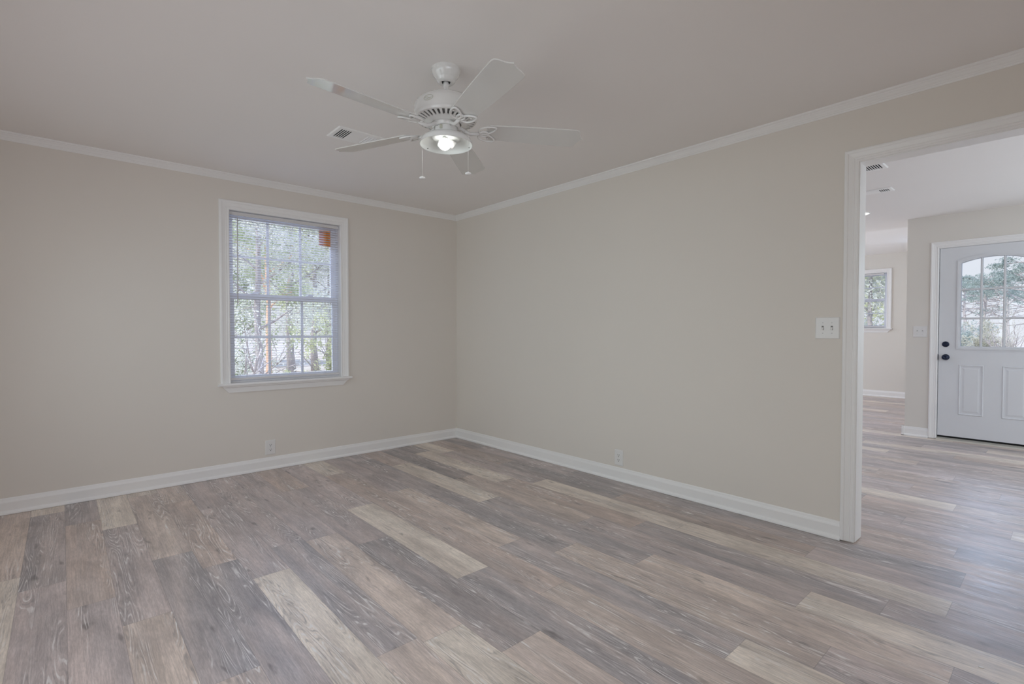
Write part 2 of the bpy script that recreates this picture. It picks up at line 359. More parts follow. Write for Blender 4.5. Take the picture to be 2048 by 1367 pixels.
# ---- plank floor: explicit boards, tones as seen
L_ = ((0.81, 0.715, 0.625), (0.655, 0.565, 0.495))
W_ = ((0.605, 0.485, 0.425), (0.475, 0.398, 0.365))
WL = ((0.685, 0.57, 0.50), (0.535, 0.448, 0.408))
M_ = ((0.585, 0.49, 0.462), (0.460, 0.398, 0.388))
G_ = ((0.390, 0.352, 0.352), (0.540, 0.460, 0.435))
GD = ((0.335, 0.302, 0.300), (0.475, 0.405, 0.385))
edges = [0.0, -0.205, -0.39, -0.568, -0.75, -0.945, -1.135, -1.325, -1.505, -1.685, -1.875, -2.075, -2.258, -2.43, -2.6, -2.755, -2.93, -3.096, -3.26, -3.423, -3.6, -3.78, -3.95]
rows = {
 0: ([0.55, 1.78, 3.0, 4.23], [GD, M_, GD, G_, M_]),
 1: ([1.18, 2.41, 3.64, 4.87], [W_, GD, W_, M_, M_]),
 2: ([0.504, 1.778, 3.0, 4.227], [L_, M_, L_, L_, M_]),
 3: ([0.346, 1.58, 2.81, 4.04], [GD, L_, W_, G_, M_]),
 4: ([0.06, 1.29, 2.543, 3.786, 5.0], [M_, GD, WL, M_, L_, M_]),
 5: ([0.608, 1.846, 3.1, 4.3], [W_, L_, G_, WL, M_]),
 6: ([0.27, 1.5, 2.732, 3.974], [M_, G_, G_, WL, M_]),
 7: ([1.245, 2.486, 3.742], [M_, WL, G_, L_]),
 8: ([0.525, 1.755, 2.985, 4.2], [L_, W_, W_, WL, M_]),
 9: ([0.14, 1.376, 2.625, 3.86], [M_, M_, L_, G_, WL]),
 10: ([0.72, 1.95, 3.18], [W_, M_, GD, WL]),
 11: ([0.48, 1.71, 2.94], [M_, M_, WL, L_]),
 12: ([0.44, 1.674, 2.9], [M_, M_, G_, WL]),
 13: ([0.75, 1.98, 3.2], [M_, M_, L_, M_]),
 14: ([0.46, 1.70, 2.95], [WL, W_, G_, M_]),
 15: ([0.133, 1.427, 2.67], [L_, WL, G_, WL]),
 16: ([0.753, 2.05, 3.28], [L_, M_, WL, M_]),
 17: ([0.52, 1.75, 2.98], [G_, W_, M_, G_]),
 18: ([0.18, 1.41, 2.64], [L_, G_, M_, G_]),
 19: ([1.22, 2.45], [WL, L_, M_]),
}
rnd = random.Random(11)
planks = []
for k in range(len(edges)-1):
    js, tn = rows.get(k, (None, None))
    if js is None:
        o = rnd.uniform(0, 1.2); js = [o+1.23*i for i in range(5)]; tn = [rnd.choice([L_, W_, M_, G_, WL]) for _ in range(6)]
    xs = [0.0]+[j for j in js if 0 < j < XB]+[XB]
    for i in range(len(xs)-1): planks.append((xs[i], xs[i+1], edges[k+1], edges[k], tn[min(i, len(tn)-1)]))
y = 0.0; hr = 0
htones = [[M_, WL, L_, M_], [L_, M_, W_, L_], [M_, G_, M_, WL], [WL, M_, L_, M_]]
while y < YF:
    y1 = min(y+0.179, YF); o = (hr*0.47) % 1.23-1.23; x = -1.0; xr = XH if y < D else XE
    i = 0; nx = o
    while x < xr-1e-4:
        while nx <= x+0.05: nx += 1.23
        x2 = min(nx, xr); planks.append((x, x2, y, y1, rnd.choice([M_, WL, L_, M_, G_, W_]))); x = x2; i += 1
    y = y1; hr += 1
mb = MB(); 
for x0, x1, y0, y1, t in planks: mb.add([(x0, y0, 0), (x1, y0, 0), (x1, y1, 0), (x0, y1, 0)], [(0, 1, 2, 3)])
# slab body under the boards
n_pl = len(planks)
mb.box((-1.1, YB-0.1, -0.12), (XH, YF, -0.004))
me = bpy.data.meshes.new('floor'); me.from_pydata(mb.v, [], mb.f); me.materials.append(FLOOR)
ca = me.color_attributes.new('tone', 'FLOAT_COLOR', 'CORNER'); cbn = me.color_attributes.new('tone_b', 'FLOAT_COLOR', 'CORNER')
uvl = me.uv_layers.new(name='plank'); sd = me.attributes.new('seed', 'FLOAT', 'FACE'); sz = me.attributes.new('size', 'FLOAT_VECTOR', 'FACE')
for fi, pl in enumerate(me.polygons):
    if fi < n_pl:
        x0, x1, y0, y1, t = planks[fi]; v = rnd.uniform(0.93, 1.07); c0 = [c*v for c in t[0]]; c1 = [c*v for c in t[1]]
        size = (x1-x0, y1-y0, 0); uvs = [(0, 0), (x1-x0, 0), (x1-x0, y1-y0), (0, y1-y0)]; seed = rnd.random()
    else:
        c0 = c1 = (0.2, 0.17, 0.15); size = (9, 9, 9); uvs = [(1, 1)]*4; seed = 0
    sd.data[fi].value = seed; sz.data[fi].vector = size
    for j, li in enumerate(pl.loop_indices):
        ca.data[li].color = (*c0, 1); cbn.data[li].color = (*c1, 1); uvl.data[li].uv = uvs[j]
fo = bpy.data.objects.new('floor', me); C.objects.link(fo); fo['kind'] = 'structure'; fo['label'] = 'grey and tan wood-look plank floor'; fo['category'] = 'floor'

# ---- crown moulding, baseboards
crown = [(0, 0.050), (0.004, 0.050), (0.006, 0.046), (0.0065, 0.042), (0.010, 0.040), (0.012, 0.036), (0.018, 0.031), (0.026, 0.021), (0.031, 0.017), (0.033, 0.013), (0.040, 0.010), (0.043, 0.007), (0.043, 0), (0, 0)]
struct('trim_1', MB().prism(crown, lambda u, v, w: (u, w, H-v), YB, 0.0), TRIM, 'white crown moulding above the window wall', 'crown moulding')
struct('trim_2', MB().prism(crown, lambda u, v, w: (w, -u, H-v), 0.0, XB), TRIM, 'white crown moulding above the wall with the doorway', 'crown moulding')
base = [(0, 0), (0.026, 0), (0.026, 0.006), (0.0245, 0.012), (0.020, 0.018), (0.0135, 0.022), (0.0125, 0.024), (0.0125, 0.074), (0.0105, 0.082), (0.008, 0.088), (0.006, 0.098), (0.003, 0.103), (0, 0.103)]
struct('baseboard_left', MB().prism(base, lambda u, v, w: (u, w, v+0.0015), YB, 0.0), TRIM, 'white baseboard under the window wall', 'baseboard')
CX = DX0-0.066
struct('baseboard_right', MB().prism(base, lambda u, v, w: (w, -u, v+0.0015), 0.0, CX-0.002), TRIM, 'white baseboard along the wall ending at the doorway', 'baseboard')
mb = MB().prism(base, lambda u, v, w: (w, D-u, v), XE-0.026, 3.5).prism(base, lambda u, v, w: (XE-u, w, v), D-0.026, D+0.14)
struct('baseboard_hall', mb, TRIM, 'short white baseboard beside the front door', 'baseboard')
mb = MB().prism(base, lambda u, v, w: (w, D-u, v), FX1+0.068, XH).prism(base, lambda u, v, w: (XH-u, w, v), T, D).prism(base, lambda u, v, w: (w, T+u, v), DX1+0.072, XH).prism(base, lambda u, v, w: (w, T+u, v), -1.0, CX-0.002)
struct('baseboard_hall_far_side', mb, TRIM, 'white baseboard around the rest of the hall', 'baseboard')
mb = MB().prism(base, lambda u, v, w: (w, -u, v+0.0015), DX1+0.072, XB).prism(base, lambda u, v, w: (XB-u, w, v+0.0015), YB, 0.0).prism(base, lambda u, v, w: (w, YB+u, v+0.0015), 0.0, XB)
struct('baseboard_back', mb, TRIM, 'white baseboard on the walls beside and behind the camera', 'baseboard')
mb = MB().prism(crown, lambda u, v, w: (XB-u, w, H-v), YB, 0.0).prism(crown, lambda u, v, w: (w, YB+u, H-v), 0.0, XB)
struct('trim_6', mb, TRIM, 'white crown moulding beside and behind the camera', 'crown moulding')
struct('baseboard_far', MB().prism(base, lambda u, v, w: (w, YF-u, v*1.08), -1.0, XE), TRIM, 'white baseboard of the far room', 'baseboard')
# ---- doorway casing and jamb
cas = [(0.0, 0.0), (0.0, 0.009), (0.004, 0.0115), (0.010, 0.0115), (0.013, 0.009), (0.018, 0.0095), (0.022, 0.012), (0.026, 0.0105), (0.046, 0.0155), (0.049, 0.019), (0.056, 0.0205), (0.062, 0.0195), (0.066, 0.016), (0.066, 0.0)]
zb = 0.008
path = [((DX0-0.004, zb), (-1, 0)), ((DX0-0.004, DZ+0.004), (-1, 1)), ((DX1+0.004, DZ+0.004), (1, 1)), ((DX1+0.004, zb), (1, 0))]
struct('trim_3', MB().frame(cas, lambda a, b, d: (a, -d, b), path), TRIM, 'white moulded casing around the open doorway', 'door casing')
struct('trim_4', MB().frame(cas, lambda a, b, d: (a, T+d, b), path), TRIM, 'white casing on the hall side of the doorway', 'door casing')
mb = MB().box((DX0-0.02, -0.0, zb), (DX0, T, DZ+0.02)).box((DX1, 0, zb), (DX1+0.02, T, DZ+0.02)).box((DX0, 0, DZ), (DX1, T, DZ+0.02))
struct('trim_5', mb, TRIM, 'white jamb lining the open doorway', 'door jamb')

# ---- window 1
def window(root, mapf, u0, u1, z0, z1, wall_t, cols=3, casing=True):
    """double hung window; mapf(u, depth(+ into the room), z) -> world; depth 0 = wall face"""
    def bx(mb, u_0, u_1, d0, d1, z_0, z_1, bev=0):
        a = mapf(u_0, d0, z_0); b = mapf(u_1, d1, z_1); mb.box(a, b, bev)
    mb = MB()   # jamb liner
    bx(mb, u0-0.012, u0+0.0, -wall_t, 0, z0, z1); bx(mb, u1, u1+0.012, -wall_t, 0, z0, z1); bx(mb, u0, u1, -wall_t, 0, z1-0.001, z1+0.012); bx(mb, u0, u1, -wall_t, -0.055, z0-0.012, z0+0.012)
    mb.build('jamb_liner', TRIM, root)
    st = 0.048; zm = (z0+z1)/2+0.012
    def sash(nm, d, za, zc, bot, top, stl):
        f = MB(); t = 0.03
        bx(f, u0+0.002, u0+stl, d-t, d, za, zc); bx(f, u1-stl, u1-0.002, d-t, d, za, zc); bx(f, u0+stl, u1-stl, d-t, d, za, za+bot); bx(f, u0+stl, u1-stl, d-t, d, zc-top, zc)
        o = f.build(nm, VINYL, root)
        g = MB(); ga, gb, gz0, gz1 = u0+stl, u1-stl, za+bot, zc-top
        mu = MB()
        for k in range(1, cols): u = ga+(gb-ga)*k/cols; bx(mu, u-0.009, u+0.009, d-0.022, d-0.008, gz0, gz1)
        zc_ = (gz0+gz1)/2; bx(mu, ga, gb, d-0.0225, d-0.0075, zc_-0.008, zc_+0.008); mu.build('muntin', VINYL, o)
        bx(g, ga, gb, d-0.016, d-0.013, gz0, gz1); gl = g.build('glass', GLASS, o); gl['label'] = 'clear window glass'
        return o
    up_ = sash('upper_sash', -0.100, zm-0.022, z1-0.004, 0.04, 0.04, st)
    lo_ = sash('lower_sash', -0.068, z0+0.012, zm+0.022, 0.04, 0.042, st)
    for k in (0.22, 0.72):
        lk = MB(); u = u0+(u1-u0)*k; bx(lk, u-0.03, u+0.03, -0.082, -0.066, zm+0.022, zm+0.030); bx(lk, u-0.012, u+0.035, -0.08, -0.068, zm+0.029, zm+0.037)
        lk.build('sash_lock', VINYL, root)
    if casing:
        wc = 0.073; k = wc/0.066
        pf = [(a*k, b) for a, b in cas]
        MB().frame(pf, lambda a, b, d: mapf(a, d, b), [((u0, z0), (-1, 0)), ((u0, z1), (-1, 1)), ((u1, z1), (1, 1)), ((u1, z0), (1, 0))]).build('casing', TRIM, root)
        s = MB(); e = 0.018
        prof = [(-0.055, -0.022), (0.042, -0.022), (0.047, -0.018), (0.049, -0.011), (0.047, -0.004), (0.042, 0), (-0.055, 0)]
        s.prism(prof, lambda d, z, u: mapf(u, d, z0+z), u0, u1)
        prof2 = [(0.0, -0.022)]+prof[1:6]+[(0.0, 0)]
        s.prism(prof2, lambda d, z, u: mapf(u, d, z0+z), u0-wc-e, u0); s.prism(prof2, lambda d, z, u: mapf(u, d, z0+z), u1, u1+wc+e)
        s.build('sill', TRIM, root)
        # apron with splayed ends
        pts = [(0.036, 0), (0.034, -0.008), (0.022, -0.016), (0.018, -0.030), (0.014, -0.045), (0.012, -0.056), (0.0, -0.056), (0, 0)]
        vs = []; n = len(pts)
        for side in (0, 1):
            for d, z in pts:
                ins = 0.004+0.052*(-z/0.056); u = (u0-wc+0.002+ins) if side == 0 else (u1+wc-0.002-ins); vs.append(mapf(u, d, z0-0.022+z))
        a = MB(); a.add(vs, [tuple(range(n)), tuple(range(2*n-1, n-1, -1))]+[(i, (i+1) % n, n+(i+1) % n, n+i) for i in range(n)]); a.build('apron', TRIM, root)
    return up_, lo_
w1 = sempty('window_1', 'white double hung window behind blinds on the left wall', 'window')
ups, los = window(w1, lambda u, d, z: (d, u, z), WY0, WY1, WZ0, WZ1, 0.16)
st = MB(); st.box((-0.1125, -1.474, 1.965), (-0.1115, -1.367, 2.112)); so = st.build('sticker', ORANGE, ups); so['label'] = 'orange manufacturer sticker on the pane'
s2 = MB(); s2.box((-0.1115, -1.474, 1.965), (-0.1110, -1.430, 2.112)); s2.build('sticker_band', PINKS, so)
s3 = MB()
for z, a, b in ((2.099, -1.470, -1.440), (2.099, -1.415, -1.374), (2.078, -1.470, -1.436), (2.058, -1.468, -1.438), (2.037, -1.466, -1.438), (2.016, -1.466, -1.436), (1.995, -1.468, -1.440), (1.974, -1.462, -1.436), (2.078, -1.41, -1.38), (2.016, -1.41, -1.376)):
    s3.box((-0.1110, a, z-0.0035), (-0.1107, b, z+0.0035))
s3.build('sticker_print', INK, so)

def blind(label, mapf, u0, u1, z0, z1, pitch, group, wand_u, tilt):
    """mini blind hung inside the frame; mapf(u, d, z) with d measured from the blind's centre plane"""
    r = thing('window_blind', label, 'blind', mapf((u0+u1)/2, 0, z1), group=group)
    base_ = Vector(r.location)
    def mp(u, d, z): return tuple(Vector(mapf(u, d, z))-base_)
    def bx(mb, a, b, d0, d1, za, zb, bev=0): mb.box(mp(a, d0, za), mp(b, d1, zb), bev); return mb
    bx(MB(), u0+0.004, u1-0.004, -0.013, 0.013, z1-0.033, z1-0.007, 0.002).build('headrail', RAIL, r)
    sl = MB(); z = z1-0.05
    while z > z0+0.045:
        vs = []; ws = 0.0125
        for u in (u0+0.006, u1-0.006):
            for k in range(5):
                t = -1+k*0.5; d = t*ws; zz = z+0.0016*(1-t*t)-d*math.tan(tilt); vs.append(mp(u, d, zz))
            for k in range(5):
                t = 1-k*0.5; d = t*ws; zz = z+0.0016*(1-t*t)-d*math.tan(tilt)-0.0006; vs.append(mp(u, d, zz))
        sl.add(vs, [(i, (i+1) % 10, 10+(i+1) % 10, 10+i) for i in range(10)]+[tuple(range(10)), tuple(range(19, 9, -1))])
        z -= pitch
    sl.build('slats', SLAT, r)
    bx(MB(), u0+0.004, u1-0.004, -0.012, 0.012, z0+0.014, z0+0.034, 0.003).build('bottom_rail', RAIL, r)
    cd = MB()
    for k in (0.14, 0.5, 0.86):
        u = u0+(u1-u0)*k
        for d in (-0.0135, 0.0135): cd.tube([mp(u, d, z1-0.02), mp(u, d, z0+0.03)], 0.0006, 5)
    for q in (0.0, 0.012): cd.tube([mp(u1-0.045-q, 0.014, z1-0.03), mp(u1-0.045-q, 0.014, z0+0.10)], 0.0007, 5)
    cd.build('ladder_cord', SLAT, r)
    if wand_u is not None:
        MB().tube([mp(wand_u, 0.018, z1-0.03), mp(wand_u, 0.019, z1-0.06)], 0.0015, 6).tube([mp(wand_u, 0.019, z1-0.055), mp(wand_u-0.004, 0.019, 1.392)], 0.0042, 6).build('tilt_wand', RAIL, r)
    return r
blind('white mini blind with open slats in the left wall window', lambda u, d, z: (-0.032+d, u, z), WY0+0.003, WY1-0.003, WZ0+0.004, WZ1, 0.0215, None, -2.177, math.radians(-4))

# ---- far window
w2 = sempty('window_2', 'white window in the end wall of the far room', 'window')
window(w2, lambda u, d, z: (u, YF-d, z), SWX0, SWX1, SWZ0, SWZ1, 0.14, cols=3, casing=True)
blind('white mini blind in the far room window', lambda u, d, z: (u, YF+0.035-d, z), SWX0+0.003, SWX1-0.045, SWZ0+0.004, SWZ1, 0.0225, None, None, math.radians(3))

# ---- front door
dr = sempty('door_1', 'white front door with arched nine pane glass', 'door')
DW0, DW1, DB, DT = 3.576, 4.446, 0.045, 2.076; YD = D+0.006; TH = 0.044
cxd = (DW0+DW1)/2; LX0, LX1 = 3.727, 2*cxd-3.727; LB = 0.992
def arch(x, half, z_s, rise): t = max(-1, min(1, (x-cxd)/half)); R = (half*half+rise*rise)/(2*rise); return z_s+math.sqrt(max(0, R*R-(t*half)**2))-(R-rise)
NA = 24
def arch_loop(x0, x1, zb_, zs, rise):
    half = (x1-x0)/2; p = [(x0, zb_)]
    for i in range(NA+1): x = x0+(x1-x0)*i/NA; p.append((x, arch(x, half, zs, rise)))
    p.append((x1, zb_)); return p
inner = arch_loop(LX0+0.006, LX1-0.006, LB+0.006, 1.919, 0.054)
# slab: outer rectangle ring to the arched opening, both faces
mb = MB()
N_ = len(inner); outer = []
for i, (x, z) in enumerate(inner):
    if i == 0: outer.append((DW0, DB))
    elif i == N_-1: outer.append((DW1, DB))
    else: 
        t = (i-1)/(N_-3); outer.append((DW0+(DW1-DW0)*t, DT))
vs = []
for yy in (YD, YD+TH):
    vs += [(x, yy, z) for x, z in outer]; vs += [(x, yy, z) for x, z in inner]
fs = []
for s_, o_ in ((0, 0), (1, 2*N_)):
    for i in range(N_-1): fs.append((o_+i, o_+i+1, o_+N_+i+1, o_+N_+i))
    fs.append((o_+0, o_+N_, o_+2*N_-1, o_+N_-1))
for i in range(N_):
    j = (i+1) % N_; fs.append((i, j, 2*N_+j, 2*N_+i)); fs.append((N_+i, N_+j, 3*N_+j, 3*N_+i))
mb.add(vs, fs); leaf = mb.build('door_leaf', DOOR, dr)
# raised lower panels
for a, b in ((3.745, 3.942), (2*cxd-3.942, 2*cxd-3.745)):
    pm = MB(); z0, z1 = 0.285, 0.822
    def rr(i): return [(a+i, z0+i), (b-i, z0+i), (b-i, z1-i), (a+i, z1-i)]
    lv = [(0.0, 0.0005), (0.005, -0.006), (0.010, -0.006), (0.016, 0.004), (0.020, 0.004), (0.046, -0.003)]
    vs = []; 
    for ins, dd in lv: vs += [(x, YD+dd-0.0015, z) for x, z in rr(ins)]
    fs = []
    for k in range(len(lv)-1):
        for i in range(4): j = (i+1) % 4; fs.append((k*4+i, k*4+j, k*4+4+j, k*4+4+i))
    fs.append(tuple((len(lv)-1)*4+i for i in range(4)))
    pm.add(vs, fs); pm.build('raised_panel', DOOR, leaf)
# lite frame (moulded ring both faces), glass, muntins
def ringmesh(l0, l1, y0, y1):
    q = MB(); n = len(l0); v = [(x, y0, z) for x, z in l0]+[(x, y1, z) for x, z in l0]+[(x, y0, z) for x, z in l1]+[(x, y1, z) for x, z in l1]
    f = []
    for i in range(n):
        j = (i+1) % n; f += [(i, j, 2*n+j, 2*n+i), (n+i, n+j, 3*n+j, 3*n+i), (i, j, n+j, n+i), (2*n+i, 2*n+j, 3*n+j, 3*n+i)]
    return q.add(v, f)
A = arch_loop(LX0-0.006, LX1+0.006, LB-0.006, 1.929, 0.055); B = arch_loop(LX0+0.010, LX1-0.010, LB+0.010, 1.916, 0.053); G = arch_loop(LX0+0.026, LX1-0.026, LB+0.026, 1.903, 0.050)
fr = ringmesh(A, B, YD-0.012, YD+0.002); q = ringmesh(B, G, YD-0.006, YD+0.002); fr.add(q.v, q.f)
q = ringmesh(A, G, YD+TH, YD+TH+0.01); fr.add(q.v, q.f); fr.build('lite_frame', DOOR, dr)
gm = MB(); n = len(G); gm.add([(x, YD+0.020, z) for x, z in G]+[(x, YD+0.023, z) for x, z in G], [tuple(range(n)), tuple(range(2*n-1, n-1, -1))]+[(i, (i+1) % n, n+(i+1) % n, n+i) for i in range(n)])
gg = gm.build('glass', GLASS, dr); gg['label'] = 'clear arched door glass'
mu = MB(); gx0, gx1 = LX0+0.026, LX1-0.026; half = (gx1-gx0)/2
mprof = [(-0.010, 0.0), (-0.010, 0.006), (-0.005, 0.012), (0.005, 0.012), (0.010, 0.006), (0.010, 0.0)]
for x in (3.912, 4.085):
    zt = arch(x, half, 1.903, 0.050); mu.prism(mprof, lambda u, v, w, x=x: (x+u, YD+0.014-v, w), LB+0.02, zt+0.002); mu.prism(mprof, lambda u, v, w, x=x: (x+u, YD+0.029+v, w), LB+0.02, zt+0.002)
for z in (1.621, 1.314):
    mu.prism(mprof, lambda u, v, w, z=z: (w, YD+0.0145-v, z+u), gx0-0.004, gx1+0.004); mu.prism(mprof, lambda u, v, w, z=z: (w, YD+0.0285+v, z+u), gx0-0.004, gx1+0.004)
mu.build('muntin', DOOR, dr)
my = Matrix.Rotation(PI/2, 4, 'X')     # lathe axis z -> -y
def lathe_y(prof, x, z, nm, mt, par): 
    q = MB(); q.lathe(prof, 28, (x, YD, z), mtx=my); return q.build(nm, mt, par)
db = lathe_y([(0, 0.012), (0.012, 0.0125), (0.024, 0.011), (0.030, 0.007), (0.031, 0.0)], 3.634, 1.038, 'deadbolt', BRONZE, dr)
MB().box((3.622, YD-0.026, 1.0325), (3.646, YD-0.011, 1.0435), 0.003).build('thumb_turn', BRONZE, db)
kb = lathe_y([(0.033, 0.0), (0.032, 0.006), (0.026, 0.011), (0.013, 0.013), (0.011, 0.030), (0.017, 0.036), (0.0255, 0.044), (0.0275, 0.052), (0.025, 0.060), (0.016, 0.065), (0.010, 0.0655), (0.009, 0.062), (0.0, 0.062)], 3.636, 0.898, 'door_knob', BRONZE, dr)
MB().box((3.5705, D-0.002, 0.868), (3.5765, YD+0.012, 0.928)).build('strike_plate', BRONZE, dr)
dcas = [(a*1.02, b) for a, b in cas]
MB().frame(dcas, lambda a, b, d: (a, D-d, b), [((FX0, 0.006), (-1, 0)), ((FX0, FZ1), (-1, 1)), ((FX1, FZ1), (1, 1)), ((FX1, 0.006), (1, 0))]).build('casing', TRIM, dr)
MB().box((FX0-0.001, D, 0.0), (FX0+0.004, D+0.14, FZ1)).box((FX1-0.004, D, 0), (FX1+0.001, D+0.14, FZ1)).box((FX0, D, FZ1-0.004), (FX1, D+0.14, FZ1)).box((FX0, YD+TH+0.002, 0.02), (FX0+0.018, D+0.13, FZ1)).build('door_frame', TRIM, dr)
MB().prism([(-0.030, 0.0), (-0.026, 0.012), (-0.004, 0.016), (0.02, 0.026), (0.14, 0.026), (0.14, 0)], lambda u, v, w: (w, D+u, v), FX0+0.002, FX1-0.002).build('threshold', METAL, dr)
MB().box((DW0, YD+0.008, 0.026), (DW1, YD+0.036, DB+0.001)).build('door_sweep', DARK, dr)

# ------------------------------------------------------------------ outlets and switches
def screw(mb, x, z, r=0.0032): mb.lathe([(0, 0.0074), (r*0.8, 0.0074), (r, 0.0062), (r, 0.005)], 12, (x, 0, z), mtx=my)
def plate_mesh(hw, hh):
    q = MB(); lv = [(0, 0.0), (0, 0.0025), (0.0025, 0.0052), (0.006, 0.0062)]; vs = []; fs = []
    for ins, d in lv: vs += [(sx_*(hw-ins), -d, sz_*(hh-ins)) for sx_, sz_ in ((-1, -1), (1, -1), (1, 1), (-1, 1))]
    for k in range(len(lv)-1):
        for i in range(4): j = (i+1) % 4; fs.append((k*4+i, k*4+j, k*4+4+j, k*4+4+i))
    fs.append(tuple(12+i for i in range(4))); fs.append((3, 2, 1, 0)); return q.add(vs, fs)
def outlet(label, loc, rz):
    t = thing('electrical_outlet', label, 'outlet', loc, rz, 'white wall outlets')
    plate_mesh(0.0405, 0.0615).build('cover_plate', PLATE, t)
    sq = MB(); screw(sq, 0, 0); sq.build('screw', RAIL, t)
    for z in (0.0195, -0.0195):
        r = MB(); pts = []
        for i in range(24):
            a = 2*PI*i/24; x_, z_ = 0.0172*math.cos(a), 0.0172*math.sin(a); pts.append((x_, max(-0.0138, min(0.0138, z_))))
        r.prism(pts, lambda u, v, w, z=z: (u, -w, z+v), 0.005, 0.0078); rc = r.build('receptacle', PLATE, t)
        s = MB(); s.box((-0.0075, -0.0081, z-0.001), (-0.0052, -0.0078, z+0.0085)); s.box((0.0052, -0.0081, z-0.001), (0.0075, -0.0078, z+0.0085))
        s.lathe([(0, 0.0082), (0.0032, 0.0082), (0.0032, 0.0076)], 14, (0, 0, z-0.0075), mtx=my); s.build('slots', DARK, rc)
    return t
outlet('white duplex outlet low on the window wall left of the corner', (0.0, -1.945, 0.187), PI/2)
outlet('white duplex outlet low on the long wall right of the corner', (2.185, 0.0, 0.182), 0)
def switch(label, loc):
    t = thing('light_switch', label, 'light switch', loc, 0, 'double toggle switch plates')
    plate_mesh(0.0615, 0.0615).build('cover_plate', PLATE, t)
    for x in (-0.023, 0.023):
        s = MB(); s.box((x-0.0052, -0.0066, -0.012), (x+0.0052, -0.006, 0.012)); o = s.build('toggle_slot', TSLOT, t)
        g = MB(); g.prism([(0.0062, -0.0105), (0.0062, 0.0045), (0.010, 0.003), (0.0175, -0.0085), (0.0165, -0.0125), (0.010, -0.0095)], lambda u, v, w, x=x: (x+w, -u, v), -0.0043, 0.0043); g.build('toggle', PLATE, t)
        for z in (0.030, -0.030):
            q = MB(); screw(q, x, z); q.build('screw', RAIL, t)
    return t
switch('white double toggle switch plate beside the open doorway', (3.622, 0.0, 1.195))
switch('white double toggle switch plate in the hall beside the front door', (3.414, D, 1.174))

# ------------------------------------------------------------------ ceiling registers and downlight
def register(label, loc, rz, length, width, slots_a, flat, slots_b, open_b=True):
    """long axis = local x, hangs from z 0 down; slots run along local y"""
    t = thing('ceiling_vent', label, 'ceiling vent', loc, rz, 'white ceiling air vents')
    hl, hw = length/2, width/2; il, iw = hl-0.028, hw-0.03
    f = MB(); lv = [(0, 0, 0.0), (0, 0, 0.003), (0.006, 0.006, 0.008)]; vs = []; fs = []
    for a, b, d in lv: vs += [(sx_*(hl-a), sy_*(hw-b), -d) for sx_, sy_ in ((-1, -1), (1, -1), (1, 1), (-1, 1))]
    vs += [(sx_*il, sy_*iw, -0.008) for sx_, sy_ in ((-1, -1), (1, -1), (1, 1), (-1, 1))]; vs += [(sx_*il, sy_*iw, -0.001) for sx_, sy_ in ((-1, -1), (1, -1), (1, 1), (-1, 1))]
    for k in range(4):
        for i in range(4): j = (i+1) % 4; fs.append((k*4+i, k*4+j, k*4+4+j, k*4+4+i))
    f.add(vs, fs); f.build('frame', TRIM, t)
    MB().box((-il, -iw, -0.0012), (il, iw, -0.0004)).build('dark_backing', GREYG, t)  # near-black plate stands in for the shade inside the duct
    la = MB(); x = -il; pa = (2*il*slots_a[1])/slots_a[0]
    for i in range(slots_a[0]):
        la.prism([(pa*0.62, -0.0085), (pa*0.98, -0.0085), (pa*0.98, -0.0068), (pa*0.62, -0.0068)], lambda u, v, w, x=x: (x+u, w, v), -iw, iw); x += pa
    la.build('louvre', TRIM, t)
    x2 = x+2*il*flat; MB().box((x, -iw, -0.0085), (x2, iw, -0.005)).build('damper_plate', TRIM, t)
    if slots_b[0]:
        lb = MB(); pb = (il-x2)/slots_b[0]; x = x2
        for i in range(slots_b[0]):
            lb.prism([(0, -0.0015), (0.004, -0.0015), (pb-0.002, -0.0075), (pb-0.006, -0.0085)], lambda u, v, w, x=x: (x+u, w, v), -iw, iw); x += pb
        lb.build('louvre', TRIM, t)
    return t
register('white ceiling vent beside the fan', (1.430, -1.795, H), PI/2, 0.35, 0.205, (5, 0.24), 0.34, (7, 0.4))
register('white ceiling vent at the top of the doorway view', (3.42, 1.40, H), PI, 0.34, 0.19, (16, 0.88), 0.0, (2, 0.7))
register('white ceiling vent with flat centre in the hall ceiling', (3.30, 2.225, H), PI, 0.35, 0.15, (5, 0.24), 0.42, (5, 0.3))
t = thing('recessed_light', 'glowing round recessed light in the hall ceiling', 'recessed light', (3.02, 3.175, H))
MB().lathe([(0.062, -0.001), (0.064, -0.006), (0.080, -0.004), (0.084, 0.0)], 40).build('trim_ring', TRIM, t)
MB().lathe([(0, -0.003), (0.062, -0.003)], 40).build('lens', DLIGHT, t)

# ------------------------------------------------------------------ ceiling fan
FX, FY = 2.5179, -1.8592
fan = thing('ceiling_fan', 'white five blade ceiling fan with a bare lit bulb', 'ceiling fan', (FX, FY, H))
cp = MB().lathe([(0.068, 0.0), (0.0685, -0.012), (0.067, -0.020), (0.060, -0.034), (0.050, -0.046), (0.0465, -0.052), (0.0445, -0.058), (0.0415, -0.062), (0.036, -0.067), (0.026, -0.068), (0.020, -0.064)], 48).build('canopy', FANW, fan)
for a in (-125, -116):
    q = MB(); a = math.radians(a); q.lathe([(0, 0.003), (0.003, 0.002), (0.0036, 0)], 10, (0.0685*math.cos(a), 0.0685*math.sin(a), -0.009), mtx=Matrix.Rotation(a, 4, 'Z') @ Matrix.Rotation(PI/2, 4, 'Y'))
    q.build('screw', RAIL, cp)
for a in (-80, 10):
    q = MB(); a = math.radians(a); q.box((0.022*math.cos(a)-0.004, 0.022*math.sin(a)-0.004, -0.0695), (0.022*math.cos(a)+0.004, 0.022*math.sin(a)+0.004, -0.0675))
    q.build('ball_gap', DARK, cp)
MB().lathe([(0.0135, -0.060), (0.0135, -0.150)], 24).build('downrod', FANW, fan)
